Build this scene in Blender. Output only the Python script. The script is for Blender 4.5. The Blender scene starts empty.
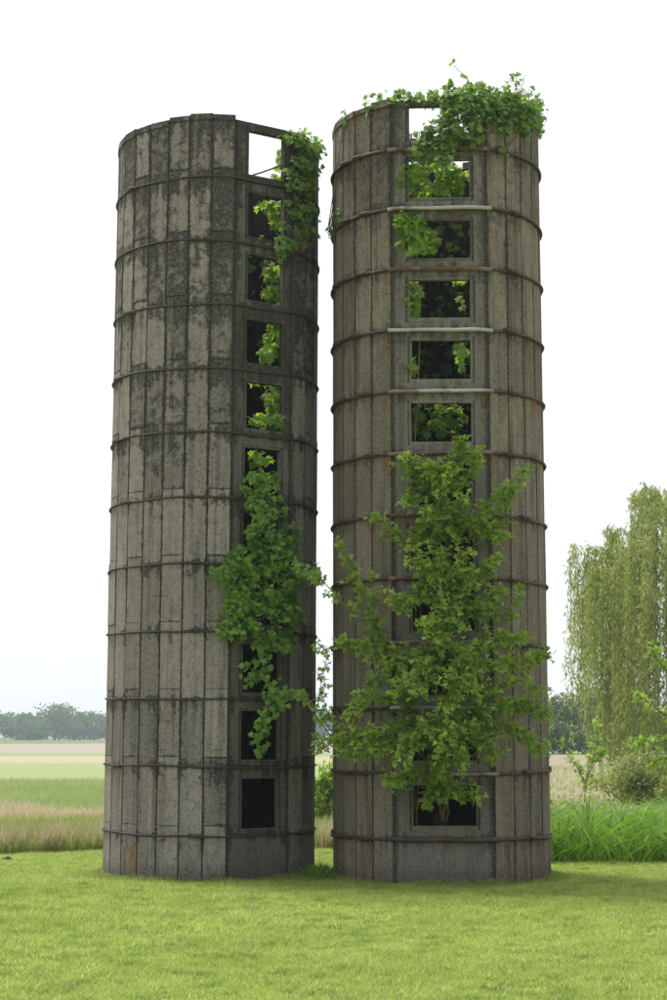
import bpy, math, random
import numpy as np
from mathutils import Vector

rng = np.random.default_rng(7)
random.seed(7)
S = bpy.context.scene
COL = S.collection

# ------------------------------------------------------------------ camera
F_PX, TH, H = 1690.0, math.radians(7.92), 1.94
cam_d = bpy.data.cameras.new('camera')
cam = bpy.data.objects.new('camera', cam_d)
COL.objects.link(cam)
cam_d.sensor_fit = 'VERTICAL'
cam_d.sensor_height = 36.0
cam_d.sensor_width = 24.0
cam_d.lens = F_PX / 1000.0 * 36.0
cam_d.clip_end = 6000
cam.location = (0, 0, H)
cam.rotation_euler = (math.radians(90) + TH, 0, 0)
S.camera = cam

# ------------------------------------------------------------------ sky, sun, exposure
SUN_EL, SUN_AZ = math.radians(67), math.radians(-50)      # azimuth from +Y, negative = to the left
world = bpy.data.worlds.new('World')
S.world = world
world.use_nodes = True
nt = world.node_tree
nt.nodes.clear()
w_out = nt.nodes.new('ShaderNodeOutputWorld')
w_bg = nt.nodes.new('ShaderNodeBackground')
w_bg.inputs['Strength'].default_value = 0.081
w_sky = nt.nodes.new('ShaderNodeTexSky')
w_sky.sky_type = 'NISHITA'
w_sky.sun_disc = False
w_sky.sun_elevation = SUN_EL
w_sky.sun_rotation = SUN_AZ
w_sky.dust_density = 3.0
w_sky.air_density = 1.0
w_tc = nt.nodes.new('ShaderNodeTexCoord')
w_map = nt.nodes.new('ShaderNodeMapping')
w_map.inputs['Scale'].default_value = (1.0, 1.0, 2.6)
w_noise = nt.nodes.new('ShaderNodeTexNoise')
w_noise.inputs['Scale'].default_value = 2.2
w_noise.inputs['Detail'].default_value = 6
w_ramp = nt.nodes.new('ShaderNodeValToRGB')
w_ramp.color_ramp.elements[0].position = 0.3
w_ramp.color_ramp.elements[0].color = (6.1, 6.3, 6.5, 1)
w_ramp.color_ramp.elements[1].position = 0.72
w_ramp.color_ramp.elements[1].color = (6.8, 6.95, 7.05, 1)
w_mix = nt.nodes.new('ShaderNodeMixRGB')
w_mix.inputs['Fac'].default_value = 0.9                    # a bright even cloud deck over the clear sky
nt.links.new(w_tc.outputs['Generated'], w_map.inputs['Vector'])
nt.links.new(w_map.outputs['Vector'], w_noise.inputs['Vector'])
nt.links.new(w_noise.outputs['Fac'], w_ramp.inputs['Fac'])
nt.links.new(w_sky.outputs['Color'], w_mix.inputs['Color1'])
nt.links.new(w_ramp.outputs['Color'], w_mix.inputs['Color2'])
nt.links.new(w_mix.outputs['Color'], w_bg.inputs['Color'])
nt.links.new(w_bg.outputs['Background'], w_out.inputs['Surface'])

sun_d = bpy.data.lights.new('sun', 'SUN')
sun_d.energy = 2.6
sun_d.angle = math.radians(14)
sun_d.color = (1.0, 0.95, 0.86)
sun = bpy.data.objects.new('sun', sun_d)
COL.objects.link(sun)
sv = Vector((math.sin(SUN_AZ) * math.cos(SUN_EL), math.cos(SUN_AZ) * math.cos(SUN_EL), math.sin(SUN_EL)))
sun.rotation_euler = sv.to_track_quat('Z', 'Y').to_euler()
sun.location = sv * 60

S.view_settings.view_transform = 'Standard'
S.view_settings.look = 'None'
S.view_settings.gamma = 1.0
S.view_settings.use_curve_mapping = False
S.view_settings.exposure = 1.08
S.cycles.max_bounces = 8
S.cycles.transparent_max_bounces = 8
S.cycles.volume_bounces = 0
S.cycles.use_denoising = True


# ------------------------------------------------------------------ helpers
def P(x, y, Y):
    """a point at depth Y seen at pixel (x, y) of the 667x1000 photograph"""
    k = (500 - y) / F_PX
    s = Y / (math.cos(TH) - k * math.sin(TH))
    return np.array(((x - 333.5) / F_PX * s, Y, H + (math.sin(TH) + k * math.cos(TH)) * s))


def on_cyl(x, y, cx, cy, r):
    """where the sight line of a pixel meets a standing cylinder"""
    p = P(x, y, 1.0)
    d = p - np.array((0, 0, H))
    a = d[0] ** 2 + d[1] ** 2
    b = -2 * (d[0] * cx + d[1] * cy)
    c = cx * cx + cy * cy - r * r
    disc = b * b - 4 * a * c
    t = (-b - math.sqrt(disc)) / (2 * a) if disc > 0 else -b / (2 * a)
    return np.array((0, 0, H)) + d * t


def nrm(v):
    v = np.asarray(v, float)
    return v / np.maximum(np.linalg.norm(v, axis=-1, keepdims=True), 1e-9)


def mesh_np(name, verts, tris, rnd=None, smooth=False):
    me = bpy.data.meshes.new(name)
    verts = np.asarray(verts, np.float32).reshape(-1, 3)
    tris = np.asarray(tris, np.int32).reshape(-1, 3)
    me.vertices.add(len(verts))
    me.vertices.foreach_set('co', verts.ravel())
    me.loops.add(len(tris) * 3)
    me.loops.foreach_set('vertex_index', tris.ravel())
    me.polygons.add(len(tris))
    me.polygons.foreach_set('loop_start', np.arange(0, len(tris) * 3, 3, dtype=np.int32))
    me.polygons.foreach_set('use_smooth', np.full(len(tris), smooth, dtype=bool))
    if rnd is not None:
        at = me.attributes.new('rnd', 'FLOAT', 'POINT')
        at.data.foreach_set('value', np.asarray(rnd, np.float32))
    me.update(calc_edges=True)
    me.validate()
    return me


def mesh_py(name, verts, faces, smooth=False):
    me = bpy.data.meshes.new(name)
    me.from_pydata([tuple(v) for v in verts], [], faces)
    if smooth:
        me.polygons.foreach_set('use_smooth', [True] * len(me.polygons))
    me.update()
    return me


def link(name, me, mat=None, parent=None, loc=None, rotz=None, kind=None):
    o = bpy.data.objects.new(name, me)
    COL.objects.link(o)
    if mat is not None and me is not None and not me.materials:
        me.materials.append(mat)
    if parent is not None:
        o.parent = parent
    if loc is not None:
        o.location = loc
    if rotz is not None:
        o.rotation_euler = (0, 0, rotz)
    if kind:
        o['kind'] = kind
    return o


def tag(o, label, cat, group=None):
    o['label'] = label
    o['category'] = cat
    if group:
        o['group'] = group
    return o


def thing(name, label, cat, loc=(0, 0, 0), group=None):
    return tag(link(name, None, loc=loc), label, cat, group)


class Geo:
    """collects tubes, boxes and the like for one mesh"""

    def __init__(self):
        self.v, self.f, self.n = [], [], 0

    def add(self, v, f):
        v = np.asarray(v, float)
        self.v.append(v)
        self.f.append(np.asarray(f, int) + self.n)
        self.n += len(v)

    def tube(self, pts, rad, sides=5, closed=False):
        pts = np.asarray(pts, float)
        n = len(pts)
        rad = np.broadcast_to(np.asarray(rad, float), (n,))
        if closed:
            tan = nrm(np.roll(pts, -1, 0) - np.roll(pts, 1, 0))
        else:
            tan = np.empty_like(pts)
            tan[1:-1] = pts[2:] - pts[:-2]
            tan[0] = pts[1] - pts[0]
            tan[-1] = pts[-1] - pts[-2]
            tan = nrm(tan)
        up = np.tile(np.array((0.0, 0, 1)), (n, 1))
        up[np.abs(tan[:, 2]) > 0.9] = (0, 1, 0) if np.mean(np.abs(tan[:, 2])) > 0.6 else (0.3, 0.9, 0)
        if np.mean(np.abs(tan[:, 2])) > 0.6:
            up[:] = (0.1, 1, 0)
        a = nrm(np.cross(tan, up))
        b = np.cross(a, tan)
        ang = np.arange(sides) * 2 * math.pi / sides
        ring = pts[:, None, :] + rad[:, None, None] * (np.cos(ang)[None, :, None] * a[:, None, :] + np.sin(ang)[None, :, None] * b[:, None, :])
        v = ring.reshape(-1, 3)
        m = n if closed else n - 1
        i = np.arange(m)[:, None]
        j = np.arange(sides)[None, :]
        i2, j2 = (i + 1) % n, (j + 1) % sides
        q = np.stack([i * sides + j, i2 * sides + j, i2 * sides + j2, i * sides + j2], -1).reshape(-1, 4)
        t = np.concatenate([q[:, [0, 1, 2]], q[:, [0, 2, 3]]])
        if not closed:
            caps = []
            for k in range(1, sides - 1):
                caps.append((0, k, k + 1))
                base = (n - 1) * sides
                caps.append((base, base + k + 1, base + k))
            t = np.concatenate([t, np.array(caps)])
        self.add(v, t)

    def box(self, x0, x1, y0, y1, z0, z1, ch=0.0):
        """box, its front (-y) edges chamfered by ch"""
        c = ch
        v = [(x0, y1, z0), (x1, y1, z0), (x1, y1, z1), (x0, y1, z1),
             (x0, y0 + c, z0), (x1, y0 + c, z0), (x1, y0 + c, z1), (x0, y0 + c, z1),
             (x0 + c, y0, z0 + c), (x1 - c, y0, z0 + c), (x1 - c, y0, z1 - c), (x0 + c, y0, z1 - c)]
        q = [(0, 3, 2, 1), (0, 1, 5, 4), (1, 2, 6, 5), (2, 3, 7, 6), (3, 0, 4, 7),
             (4, 5, 9, 8), (5, 6, 10, 9), (6, 7, 11, 10), (7, 4, 8, 11), (8, 9, 10, 11)]
        self.add(v, [t for a, b, cc, d in q for t in ((a, b, cc), (a, cc, d))])

    def mesh(self, name, smooth=False):
        return mesh_np(name, np.concatenate(self.v), np.concatenate(self.f), smooth=smooth)


# leaf templates: length 1 along +y, face up +z
def fan(outline, mid):
    n = len(outline)
    v = np.array(list(outline) + [mid], float)
    return v, np.array([(n, i, (i + 1) % n) for i in range(n)])


_half = [(0.26, -0.10, .02), (0.50, 0.12, -.03), (0.36, 0.32, .05), (0.50, 0.62, -.04), (0.20, 0.62, .04)]
T_VINE = fan([(0, 0, 0)] + _half + [(0, 1, -.12)] + [(-x, y, z) for x, y, z in reversed(_half)], (0, 0.38, .09))
_lh = [(0.24, 0.22, .05), (0.30, 0.50, .04), (0.14, 0.72, .0)]
T_LEAFLET = fan([(0, 0, 0)] + _lh + [(0, 1, -.14)] + [(-x, y, z) for x, y, z in reversed(_lh)], (0, 0.5, -.03))
T_DIAMOND = (np.array([(0, 0, 0), (0.3, 0.5, 0.08), (0, 1, 0), (-0.3, 0.5, 0.08)], float), np.array([(0, 1, 2), (0, 2, 3)]))
T_NARROW = (np.array([(0, 0, 0), (0.11, 0.45, 0.03), (0, 1, -.05), (-0.11, 0.45, 0.03)], float), np.array([(0, 1, 2), (0, 2, 3)]))


def compound():
    vs, fs, n = [], [], 0
    lv, lf = T_LEAFLET
    for (px, py, ang, s, tz) in ((0, .50, 0, .66, 0), (.02, .36, -58, .56, .05), (-.02, .36, 58, .56, -.05)):
        a = math.radians(ang)
        r = np.array(((math.cos(a), -math.sin(a), 0), (math.sin(a), math.cos(a), 0), (0, 0, 1)))
        v = (lv * s) @ r.T + (px, py, 0)
        v[:, 2] += tz * v[:, 0] * 4 - 0.25 * (v[:, 0] ** 2)
        vs.append(v)
        fs.append(lf + n)
        n += len(lv)
    return np.concatenate(vs), np.concatenate(fs)


T_COMPOUND = compound()


class Leaves:
    def __init__(self, template):
        self.t = template
        self.p, self.d, self.n, self.s, self.r = [], [], [], [], []

    def add(self, p, d, n, s, r=None):
        p = np.atleast_2d(p)
        k = len(p)
        self.p.append(p)
        self.d.append(np.broadcast_to(d, (k, 3)))
        self.n.append(np.broadcast_to(n, (k, 3)))
        self.s.append(np.broadcast_to(s, (k,)))
        self.r.append(rng.random(k) if r is None else np.broadcast_to(r, (k,)))

    def mesh(self, name):
        p, d, n, s, r = (np.concatenate(a) for a in (self.p, self.d, self.n, self.s, self.r))
        d = nrm(d)
        x = nrm(np.cross(d, n))
        z = np.cross(x, d)
        tv, tf = self.t
        v = p[:, None, :] + s[:, None, None] * (tv[None, :, 0:1] * x[:, None, :] + tv[None, :, 1:2] * d[:, None, :] + tv[None, :, 2:3] * z[:, None, :])
        k = len(tv)
        f = tf[None] + (np.arange(len(p)) * k)[:, None, None]
        return mesh_np(name, v.reshape(-1, 3), f.reshape(-1, 3), rnd=np.repeat(r, k))


# ------------------------------------------------------------------ materials
class NT:
    def __init__(self, name):
        self.m = bpy.data.materials.new(name)
        self.m.use_nodes = True
        self.t = self.m.node_tree
        self.t.nodes.clear()

    def n(self, kind, **kw):
        nd = self.t.nodes.new('ShaderNode' + kind)
        for k, v in kw.items():
            if hasattr(nd, k):
                setattr(nd, k, v)
        return nd

    def put(self, sock, v):
        if isinstance(v, bpy.types.NodeSocket):
            self.t.links.new(v, sock)
        elif v is not None:
            sock.default_value = v

    def math(self, op, a, b=None, c=None, clamp=False):
        nd = self.n('Math', operation=op, use_clamp=clamp)
        for i, v in enumerate((a, b, c)):
            if v is not None:
                self.put(nd.inputs[i], v)
        return nd.outputs[0]

    def noise(self, vec, scale, detail=4, rough=0.55, dist=0.0):
        nd = self.n('TexNoise')
        self.put(nd.inputs['Vector'], vec)
        nd.inputs['Scale'].default_value = scale
        nd.inputs['Detail'].default_value = detail
        nd.inputs['Roughness'].default_value = rough
        nd.inputs['Distortion'].default_value = dist
        return nd.outputs['Fac']

    def mapping(self, vec, scale=(1, 1, 1), loc=None):
        nd = self.n('Mapping')
        self.put(nd.inputs['Vector'], vec)
        nd.inputs['Scale'].default_value = scale
        if loc is not None:
            self.put(nd.inputs['Location'], loc)
        return nd.outputs['Vector']

    def rng(self, v, a, b, c=0.0, d=1.0, smooth=True):
        nd = self.n('MapRange', interpolation_type='SMOOTHSTEP' if smooth else 'LINEAR')
        self.put(nd.inputs['Value'], v)
        for k, q in zip(('From Min', 'From Max', 'To Min', 'To Max'), (a, b, c, d)):
            self.put(nd.inputs[k], q)
        return nd.outputs['Result']

    def mix(self, f, a, b, mode='MIX'):
        nd = self.n('MixRGB', blend_type=mode)
        self.put(nd.inputs['Fac'], f)
        for s, v in ((nd.inputs['Color1'], a), (nd.inputs['Color2'], b)):
            self.put(s, (*v, 1) if isinstance(v, tuple) else v)
        return nd.outputs['Color']

    def sep(self, v):
        nd = self.n('SeparateXYZ')
        self.put(nd.inputs[0], v)
        return nd.outputs

    def bump(self, h, strength, dist=0.01):
        nd = self.n('Bump')
        self.put(nd.inputs['Height'], h)
        nd.inputs['Strength'].default_value = strength
        nd.inputs['Distance'].default_value = dist
        return nd.outputs['Normal']

    def pbr(self, col, rough=0.9, normal=None, metal=0.0, spec=0.3):
        nd = self.n('BsdfPrincipled')
        self.put(nd.inputs['Base Color'], (*col, 1) if isinstance(col, tuple) else col)
        self.put(nd.inputs['Roughness'], rough)
        self.put(nd.inputs['Metallic'], metal)
        nd.inputs['Specular IOR Level'].default_value = spec
        if normal is not None:
            self.put(nd.inputs['Normal'], normal)
        return nd.outputs[0]

    def done(self, shader):
        o = self.n('OutputMaterial')
        self.t.links.new(shader, o.inputs['Surface'])
        return self.m


def concrete(name, light, mid, dark, stain_lo, stain_hi, z0, row, rust, tone=0.35, patch=(0.42, 0.52)):
    g = NT(name)
    pos = g.n('NewGeometry').outputs['Position']
    tc = g.n('TexCoord')
    rnd = g.n('ObjectInfo').outputs['Random']
    gen = g.sep(tc.outputs['Generated'])
    px, py, pz = g.sep(pos)
    off = g.n('CombineXYZ')
    g.put(off.inputs[0], g.math('MULTIPLY', rnd, 37.0))
    g.put(off.inputs[2], g.math('MULTIPLY', rnd, 91.0))
    loc = g.mapping(tc.outputs['Object'], loc=off.outputs[0])
    speck = g.noise(pos, 32, 4, 0.75)
    blotch = g.noise(loc, 6.5, 6, 0.62, 0.6)
    big = g.noise(pos, 0.9, 4, 0.6)
    streak = g.noise(g.mapping(pos, (9, 9, 0.55)), 1.0, 5, 0.6)
    # base tone, stave by stave
    col = g.mix(g.rng(rnd, 0, 1), light, mid)
    col = g.mix(g.rng(blotch, 0.35, 0.68, 0, 0.6), col, mid)
    # pale worn faces against dark films that creep in from the joints
    ex = g.math('MINIMUM', gen[0], g.math('SUBTRACT', 1.0, gen[0]))
    ez = g.math('MINIMUM', gen[2], g.math('SUBTRACT', 1.0, gen[2]))
    edge = g.math('MINIMUM', g.math('MULTIPLY', ex, 0.33), g.math('MULTIPLY', ez, 0.9))
    film = g.math('ADD', g.rng(edge, 0.0, 0.055, 0.14, 0.0), g.math('MULTIPLY', blotch, 0.55))
    film = g.math('ADD', film, g.math('MULTIPLY', g.math('SUBTRACT', g.noise(pos, 11, 6, 0.75), 0.5), 0.30))
    film = g.math('ADD', film, g.math('MULTIPLY', big, 0.38))
    film = g.math('ADD', film, g.rng(pz, stain_lo, stain_hi, -0.055, 0.105))
    film = g.math('ADD', film, g.math('MULTIPLY', g.math('SUBTRACT', rnd, 0.5), 0.13))
    # dark wash under each hoop
    fr = g.math('FRACT', g.math('DIVIDE', g.math('SUBTRACT', pz, z0), row))
    hoop = g.math('ADD', g.rng(fr, 0.60, 1.0, 0, 0.20), g.rng(fr, 0.0, 0.18, 0.20, 0.0))
    film = g.math('ADD', film, g.math('MULTIPLY', hoop, g.rng(streak, 0.38, 0.58)))
    fmask = g.rng(film, patch[0] + 0.12, patch[1] + 0.12)
    darkc = g.mix(g.rng(streak, 0.35, 0.7), dark, tuple(c * 0.62 for c in dark))
    col = g.mix(g.math('MULTIPLY', fmask, 0.88), col, darkc)
    col = g.mix(g.rng(streak, 0.48, 0.70, 0, tone), col, tuple(c * 0.8 for c in dark))
    st2 = g.noise(g.mapping(pos, (26, 26, 0.9)), 1.0, 4, 0.6)
    col = g.mix(g.rng(st2, 0.5, 0.72, 0, tone * 0.8), col, tuple(c * 0.8 for c in dark))
    st3 = g.noise(g.mapping(pos, (7, 7, 0.5), loc=(3.1, 8.2, 1.7)), 1.0, 4, 0.6)
    col = g.mix(g.rng(st3, 0.54, 0.72, 0, 0.35), col, tuple(min(1, c * 1.25) for c in light))
    # soil splash at the foot, also painting in a contact shadow
    col = g.mix(g.math('MULTIPLY', g.rng(g.math('ADD', pz, g.math('MULTIPLY', g.math('SUBTRACT', st2, 0.5), 0.5)), 0.0, 0.28, 1, 0), 0.55), col, (0.055, 0.045, 0.03))
    # rust drips and a little lichen
    if rust > 0:
        rs = g.math('MULTIPLY', g.rng(fr, 0.45, 1.0, 0, 1), g.rng(g.noise(g.mapping(pos, (5, 5, 0.3)), 1.0, 3, 0.5), 0.53, 0.66))
        col = g.mix(g.math('MULTIPLY', rs, rust), col, (0.15, 0.066, 0.03))
    lich = g.math('MULTIPLY', g.rng(g.noise(pos, 1.7, 3, 0.5), 0.66, 0.72), g.rng(pz, 0.0, 0.9, 1, 0))
    col = g.mix(g.math('MULTIPLY', lich, 0.55), col, (0.20, 0.13, 0.03))
    # one patch of orange lichen low on a stave
    lsp = on_cyl(133, 862, -1.806, 25.0, 1.525)
    ld = g.n('VectorMath', operation='DISTANCE')
    g.put(ld.inputs[0], g.mapping(pos, (1, 1, 0.6), loc=(0, 0, 0)))
    ld.inputs[1].default_value = (lsp[0], lsp[1], lsp[2] * 0.6)
    lm = g.rng(g.math('ADD', ld.outputs['Value'], g.math('MULTIPLY', g.math('SUBTRACT', blotch, 0.5), 0.25)), 0.06, 0.19, 0.75, 0)
    col = g.mix(lm, col, (0.19, 0.115, 0.03))
    # dirt packed in the joints
    jn = g.rng(g.math('ADD', g.math('MINIMUM', g.math('MULTIPLY', ex, 0.33), g.math('ADD', g.math('MULTIPLY', ez, 2.2), 0.004)), g.math('MULTIPLY', g.math('SUBTRACT', blotch, 0.5), 0.02)), 0.006, 0.017, 0.8, 0.0)
    col = g.mix(jn, col, (0.028, 0.025, 0.022))
    # aggregate grains
    col = g.mix(g.rng(speck, 0.50, 0.68, 0, 0.9), col, g.mix(0.5, col, tuple(c * 1.15 for c in light)))
    col = g.mix(g.rng(speck, 0.47, 0.32, 0, 0.75), col, (0.022, 0.02, 0.018))
    hgt = g.math('ADD', speck, g.math('MULTIPLY', blotch, 0.8))
    return g.done(g.pbr(col, 0.93, g.bump(hgt, 0.7, 0.014), spec=0.2))


M_CON_L = concrete('weathered_concrete_grey', (0.275, 0.247, 0.236), (0.165, 0.146, 0.139), (0.048, 0.042, 0.040), 3.2, 9.0, 0.58, 0.932, 0.0, 0.5, (0.415, 0.525))
M_CON_R = concrete('weathered_concrete_olive', (0.226, 0.197, 0.160), (0.138, 0.119, 0.098), (0.050, 0.043, 0.037), 3.0, 11.5, 0.56, 0.871, 0.85, 0.6, (0.42, 0.64))
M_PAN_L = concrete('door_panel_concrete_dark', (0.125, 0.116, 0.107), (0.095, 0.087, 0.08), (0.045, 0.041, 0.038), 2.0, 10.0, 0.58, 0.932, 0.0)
M_PAN_R = concrete('door_panel_concrete_bluegrey', (0.19, 0.18, 0.163), (0.145, 0.137, 0.123), (0.062, 0.058, 0.053), 4.0, 11.5, 0.56, 0.871, 0.45, 0.45, (0.42, 0.64))


M_INNER = concrete('shaded_inner_concrete', (0.04, 0.036, 0.031), (0.03, 0.026, 0.022), (0.014, 0.012, 0.011), 2.0, 10.0, 0.58, 0.932, 0.0)  # inner faces coloured darker to paint in the shade inside the silos


def metal(name, c1, c2, rust=(0.16, 0.06, 0.025), amount=0.4, scale=7, rough=0.7, met=0.2):
    g = NT(name)
    pos = g.n('NewGeometry').outputs['Position']
    a = g.noise(pos, scale, 4, 0.6)
    b = g.noise(pos, 45, 3, 0.6)
    col = g.mix(g.rng(b, 0.35, 0.65), c1, c2)
    col = g.mix(g.math('MULTIPLY', g.rng(a, 0.5, 0.6), amount), col, rust)
    return g.done(g.pbr(col, rough, g.bump(b, 0.4, 0.004), met, 0.4))


M_HOOP = metal('old_dark_steel', (0.030, 0.027, 0.025), (0.06, 0.052, 0.046), (0.085, 0.042, 0.024), 0.5)
M_HOOP_R = metal('old_brown_steel', (0.04, 0.034, 0.031), (0.075, 0.062, 0.055), (0.13, 0.055, 0.028), 0.6, 3)
M_GALV = metal('galvanised_pipe', (0.30, 0.30, 0.30), (0.38, 0.38, 0.375), (0.14, 0.075, 0.05), 0.8, 1.6, 0.55, 0.3)
M_RUSTP = metal('rusted_pipe', (0.085, 0.045, 0.032), (0.12, 0.07, 0.052), (0.24, 0.22, 0.205), 0.5, 2.0, 0.8, 0.1)


def leaf_mat(name, c_lo, c_hi, trans, t_amt=0.45, gloss=0.35, scale=2.0):
    g = NT(name)
    at = g.n('Attribute', attribute_name='rnd')
    r = at.outputs['Fac']
    pos = g.n('NewGeometry').outputs['Position']
    v = g.math('ADD', g.math('MULTIPLY', r, 0.6), g.math('MULTIPLY', g.rng(g.noise(pos, scale, 3), 0.3, 0.7), 0.4))
    col = g.mix(v, c_lo, c_hi)
    tcol = g.mix(v, tuple(c * 0.7 for c in trans), trans)
    p = g.pbr(col, 0.5, spec=gloss)
    tr = g.n('BsdfTranslucent')
    g.put(tr.inputs['Color'], tcol)
    mx = g.n('MixShader')
    mx.inputs[0].default_value = t_amt
    g.t.links.new(p, mx.inputs[1])
    g.t.links.new(tr.outputs[0], mx.inputs[2])
    return g.done(mx.outputs[0])


M_TREE = leaf_mat('boxelder_leaf', (0.075, 0.15, 0.02), (0.34, 0.48, 0.075), (0.36, 0.56, 0.05), 0.42)
M_TREE_Y = leaf_mat('young_boxelder_leaf', (0.19, 0.30, 0.045), (0.32, 0.46, 0.08), (0.42, 0.62, 0.07), 0.45)
M_VINE = leaf_mat('vine_leaf', (0.055, 0.14, 0.02), (0.22, 0.38, 0.065), (0.31, 0.54, 0.045), 0.42)
M_VINE_IN = leaf_mat('backlit_vine_leaf', (0.08, 0.17, 0.025), (0.23, 0.36, 0.06), (0.48, 0.70, 0.06), 0.6)  # brighter, more translucent vine leaf with the backlight put into its colour
M_VINE_R = leaf_mat('rim_vine_leaf', (0.06, 0.125, 0.03), (0.22, 0.33, 0.09), (0.30, 0.50, 0.06), 0.42)
M_WILLOW = leaf_mat('willow_leaf', (0.20, 0.26, 0.07), (0.40, 0.46, 0.16), (0.44, 0.52, 0.13), 0.45)
M_FAR = leaf_mat('woodland_leaf', (0.07, 0.125, 0.045), (0.17, 0.24, 0.09), (0.14, 0.22, 0.07), 0.3, 0.2, 0.15)
M_REED = leaf_mat('tall_grass_blade', (0.045, 0.125, 0.016), (0.21, 0.40, 0.05), (0.25, 0.46, 0.035), 0.4, 0.3)


def lawn_blade():
    g = NT('mown_grass_blade')
    r = g.n('Attribute', attribute_name='rnd').outputs['Fac']
    pos = g.n('NewGeometry').outputs['Position']
    a = g.noise(pos, 0.45, 4, 0.6)
    b = g.noise(pos, 2.6, 4, 0.65)
    col = g.mix(g.rng(r, 0, 1), (0.22, 0.32, 0.05), (0.54, 0.63, 0.165))
    col = g.mix(g.rng(a, 0.38, 0.66, 0, 0.55), col, (0.28, 0.39, 0.065))
    col = g.mix(g.rng(b, 0.5, 0.68, 0, 0.7), col, (0.12, 0.22, 0.035))
    col = g.mix(g.rng(b, 0.46, 0.30, 0, 0.5), col, (0.57, 0.61, 0.17))
    col = g.mix(g.rng(r, 0.955, 0.965), col, (0.55, 0.47, 0.27))
    p = g.pbr(col, 0.5, spec=0.35)
    tr = g.n('BsdfTranslucent')
    g.put(tr.inputs['Color'], col)
    mx = g.n('MixShader')
    mx.inputs[0].default_value = 0.42
    g.t.links.new(p, mx.inputs[1])
    g.t.links.new(tr.outputs[0], mx.inputs[2])
    return g.done(mx.outputs[0])


M_LAWN = lawn_blade()
M_ROUGH = leaf_mat('rough_grass_blade', (0.19, 0.26, 0.06), (0.34, 0.41, 0.12), (0.36, 0.46, 0.09), 0.4, 0.3, 0.6)
M_TAN = leaf_mat('dry_grass_blade', (0.45, 0.38, 0.22), (0.72, 0.64, 0.45), (0.6, 0.52, 0.32), 0.35, 0.2, 0.8)
M_CROP = leaf_mat('crop_blade', (0.28, 0.35, 0.14), (0.42, 0.48, 0.22), (0.38, 0.48, 0.17), 0.4, 0.2, 0.15)


def bark(name, c1, c2):
    g = NT(name)
    pos = g.n('NewGeometry').outputs['Position']
    a = g.noise(g.mapping(pos, (14, 14, 3)), 1.0, 5, 0.6)
    return g.done(g.pbr(g.mix(g.rng(a, 0.3, 0.7), c1, c2), 0.9, g.bump(a, 0.6, 0.02)))


M_BARK = bark('tree_bark', (0.06, 0.05, 0.038), (0.16, 0.135, 0.10))
M_TWIG = bark('green_brown_twig', (0.09, 0.075, 0.04), (0.17, 0.15, 0.08))
M_SOILC = bark('dark_soil', (0.02, 0.017, 0.012), (0.05, 0.045, 0.03))


def ground_mat():
    g = NT('lawn_ground')
    pos = g.n('NewGeometry').outputs['Position']
    a = g.noise(pos, 0.5, 5, 0.6)
    b = g.noise(pos, 7.0, 5, 0.65)
    c = g.noise(pos, 60.0, 3, 0.6)
    col = g.mix(g.rng(a, 0.35, 0.65), (0.24, 0.29, 0.07), (0.32, 0.37, 0.10))
    col = g.mix(g.rng(b, 0.45, 0.7, 0, 0.6), col, (0.13, 0.155, 0.04))
    col = g.mix(g.rng(c, 0.4, 0.7, 0, 0.5), col, (0.07, 0.075, 0.025))
    return g.done(g.pbr(col, 0.95, g.bump(c, 0.5, 0.02), spec=0.1))


def field_mat():
    g = NT('field_strips')
    pos = g.n('NewGeometry').outputs['Position']
    x, y, z = g.sep(pos)
    wob = g.math('MULTIPLY', g.math('SUBTRACT', g.noise(g.mapping(pos, (0.02, 0.02, 0)), 1.0, 4), 0.5), 0.16)
    fine = g.noise(g.mapping(pos, (0.5, 0.12, 0)), 1.0, 6, 0.7)
    lg = g.math('ADD', g.math('LOGARITHM', g.math('MAXIMUM', y, 1.0), 10.0), g.math('ADD', wob, g.math('MULTIPLY', g.math('SUBTRACT', fine, 0.5), 0.075)))
    ramp = g.n('ValToRGB')
    cr = ramp.color_ramp
    cr.interpolation = 'LINEAR'
    stops = [(1.40, (0.23, 0.25, 0.09)), (1.50, (0.33, 0.29, 0.16)), (1.58, (0.30, 0.27, 0.15)), (1.62, (0.20, 0.255, 0.10)), (1.81, (0.20, 0.255, 0.11)),
             (1.83, (0.27, 0.235, 0.17)), (1.87, (0.25, 0.23, 0.15)), (1.90, (0.21, 0.265, 0.11)), (2.06, (0.22, 0.265, 0.12)), (2.10, (0.31, 0.275, 0.19)), (2.19, (0.33, 0.29, 0.21)),
             (2.205, (0.19, 0.25, 0.11)), (2.27, (0.2, 0.25, 0.12)), (2.30, (0.28, 0.245, 0.20)), (2.60, (0.29, 0.25, 0.205)), (2.62, (0.13, 0.17, 0.07))]
    lo, hi = 1.4, 2.65
    while len(cr.elements) < len(stops):
        cr.elements.new(0.5)
    for e, (p, c) in zip(cr.elements, stops):
        e.position = (p - lo) / (hi - lo)
        e.color = (*c, 1)
    g.put(ramp.inputs[0], g.rng(lg, lo, hi, 0, 1, False))
    # to the right the land is bare and stony with thin weeds
    soil = g.mix(g.rng(fine, 0.35, 0.65), (0.26, 0.215, 0.165), (0.215, 0.195, 0.12))
    right = g.rng(g.math('ADD', x, g.math('MULTIPLY', fine, 6)), 5.0, 9.0)
    right = g.math('MULTIPLY', right, g.rng(y, 165, 175, 1, 0))
    col = g.mix(right, ramp.outputs[0], soil)
    f2 = g.noise(g.mapping(pos, (1, 0.3, 0)), 2.0, 6, 0.7)
    col = g.mix(g.rng(f2, 0.5, 0.8, 0, 0.45), col, g.mix(0.5, col, (0.10, 0.10, 0.04)))
    return g.done(g.pbr(col, 0.95, spec=0.1))


# ------------------------------------------------------------------ ground
GZ = -0.045                                                # the lawn dips a little below the silo footing


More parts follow.
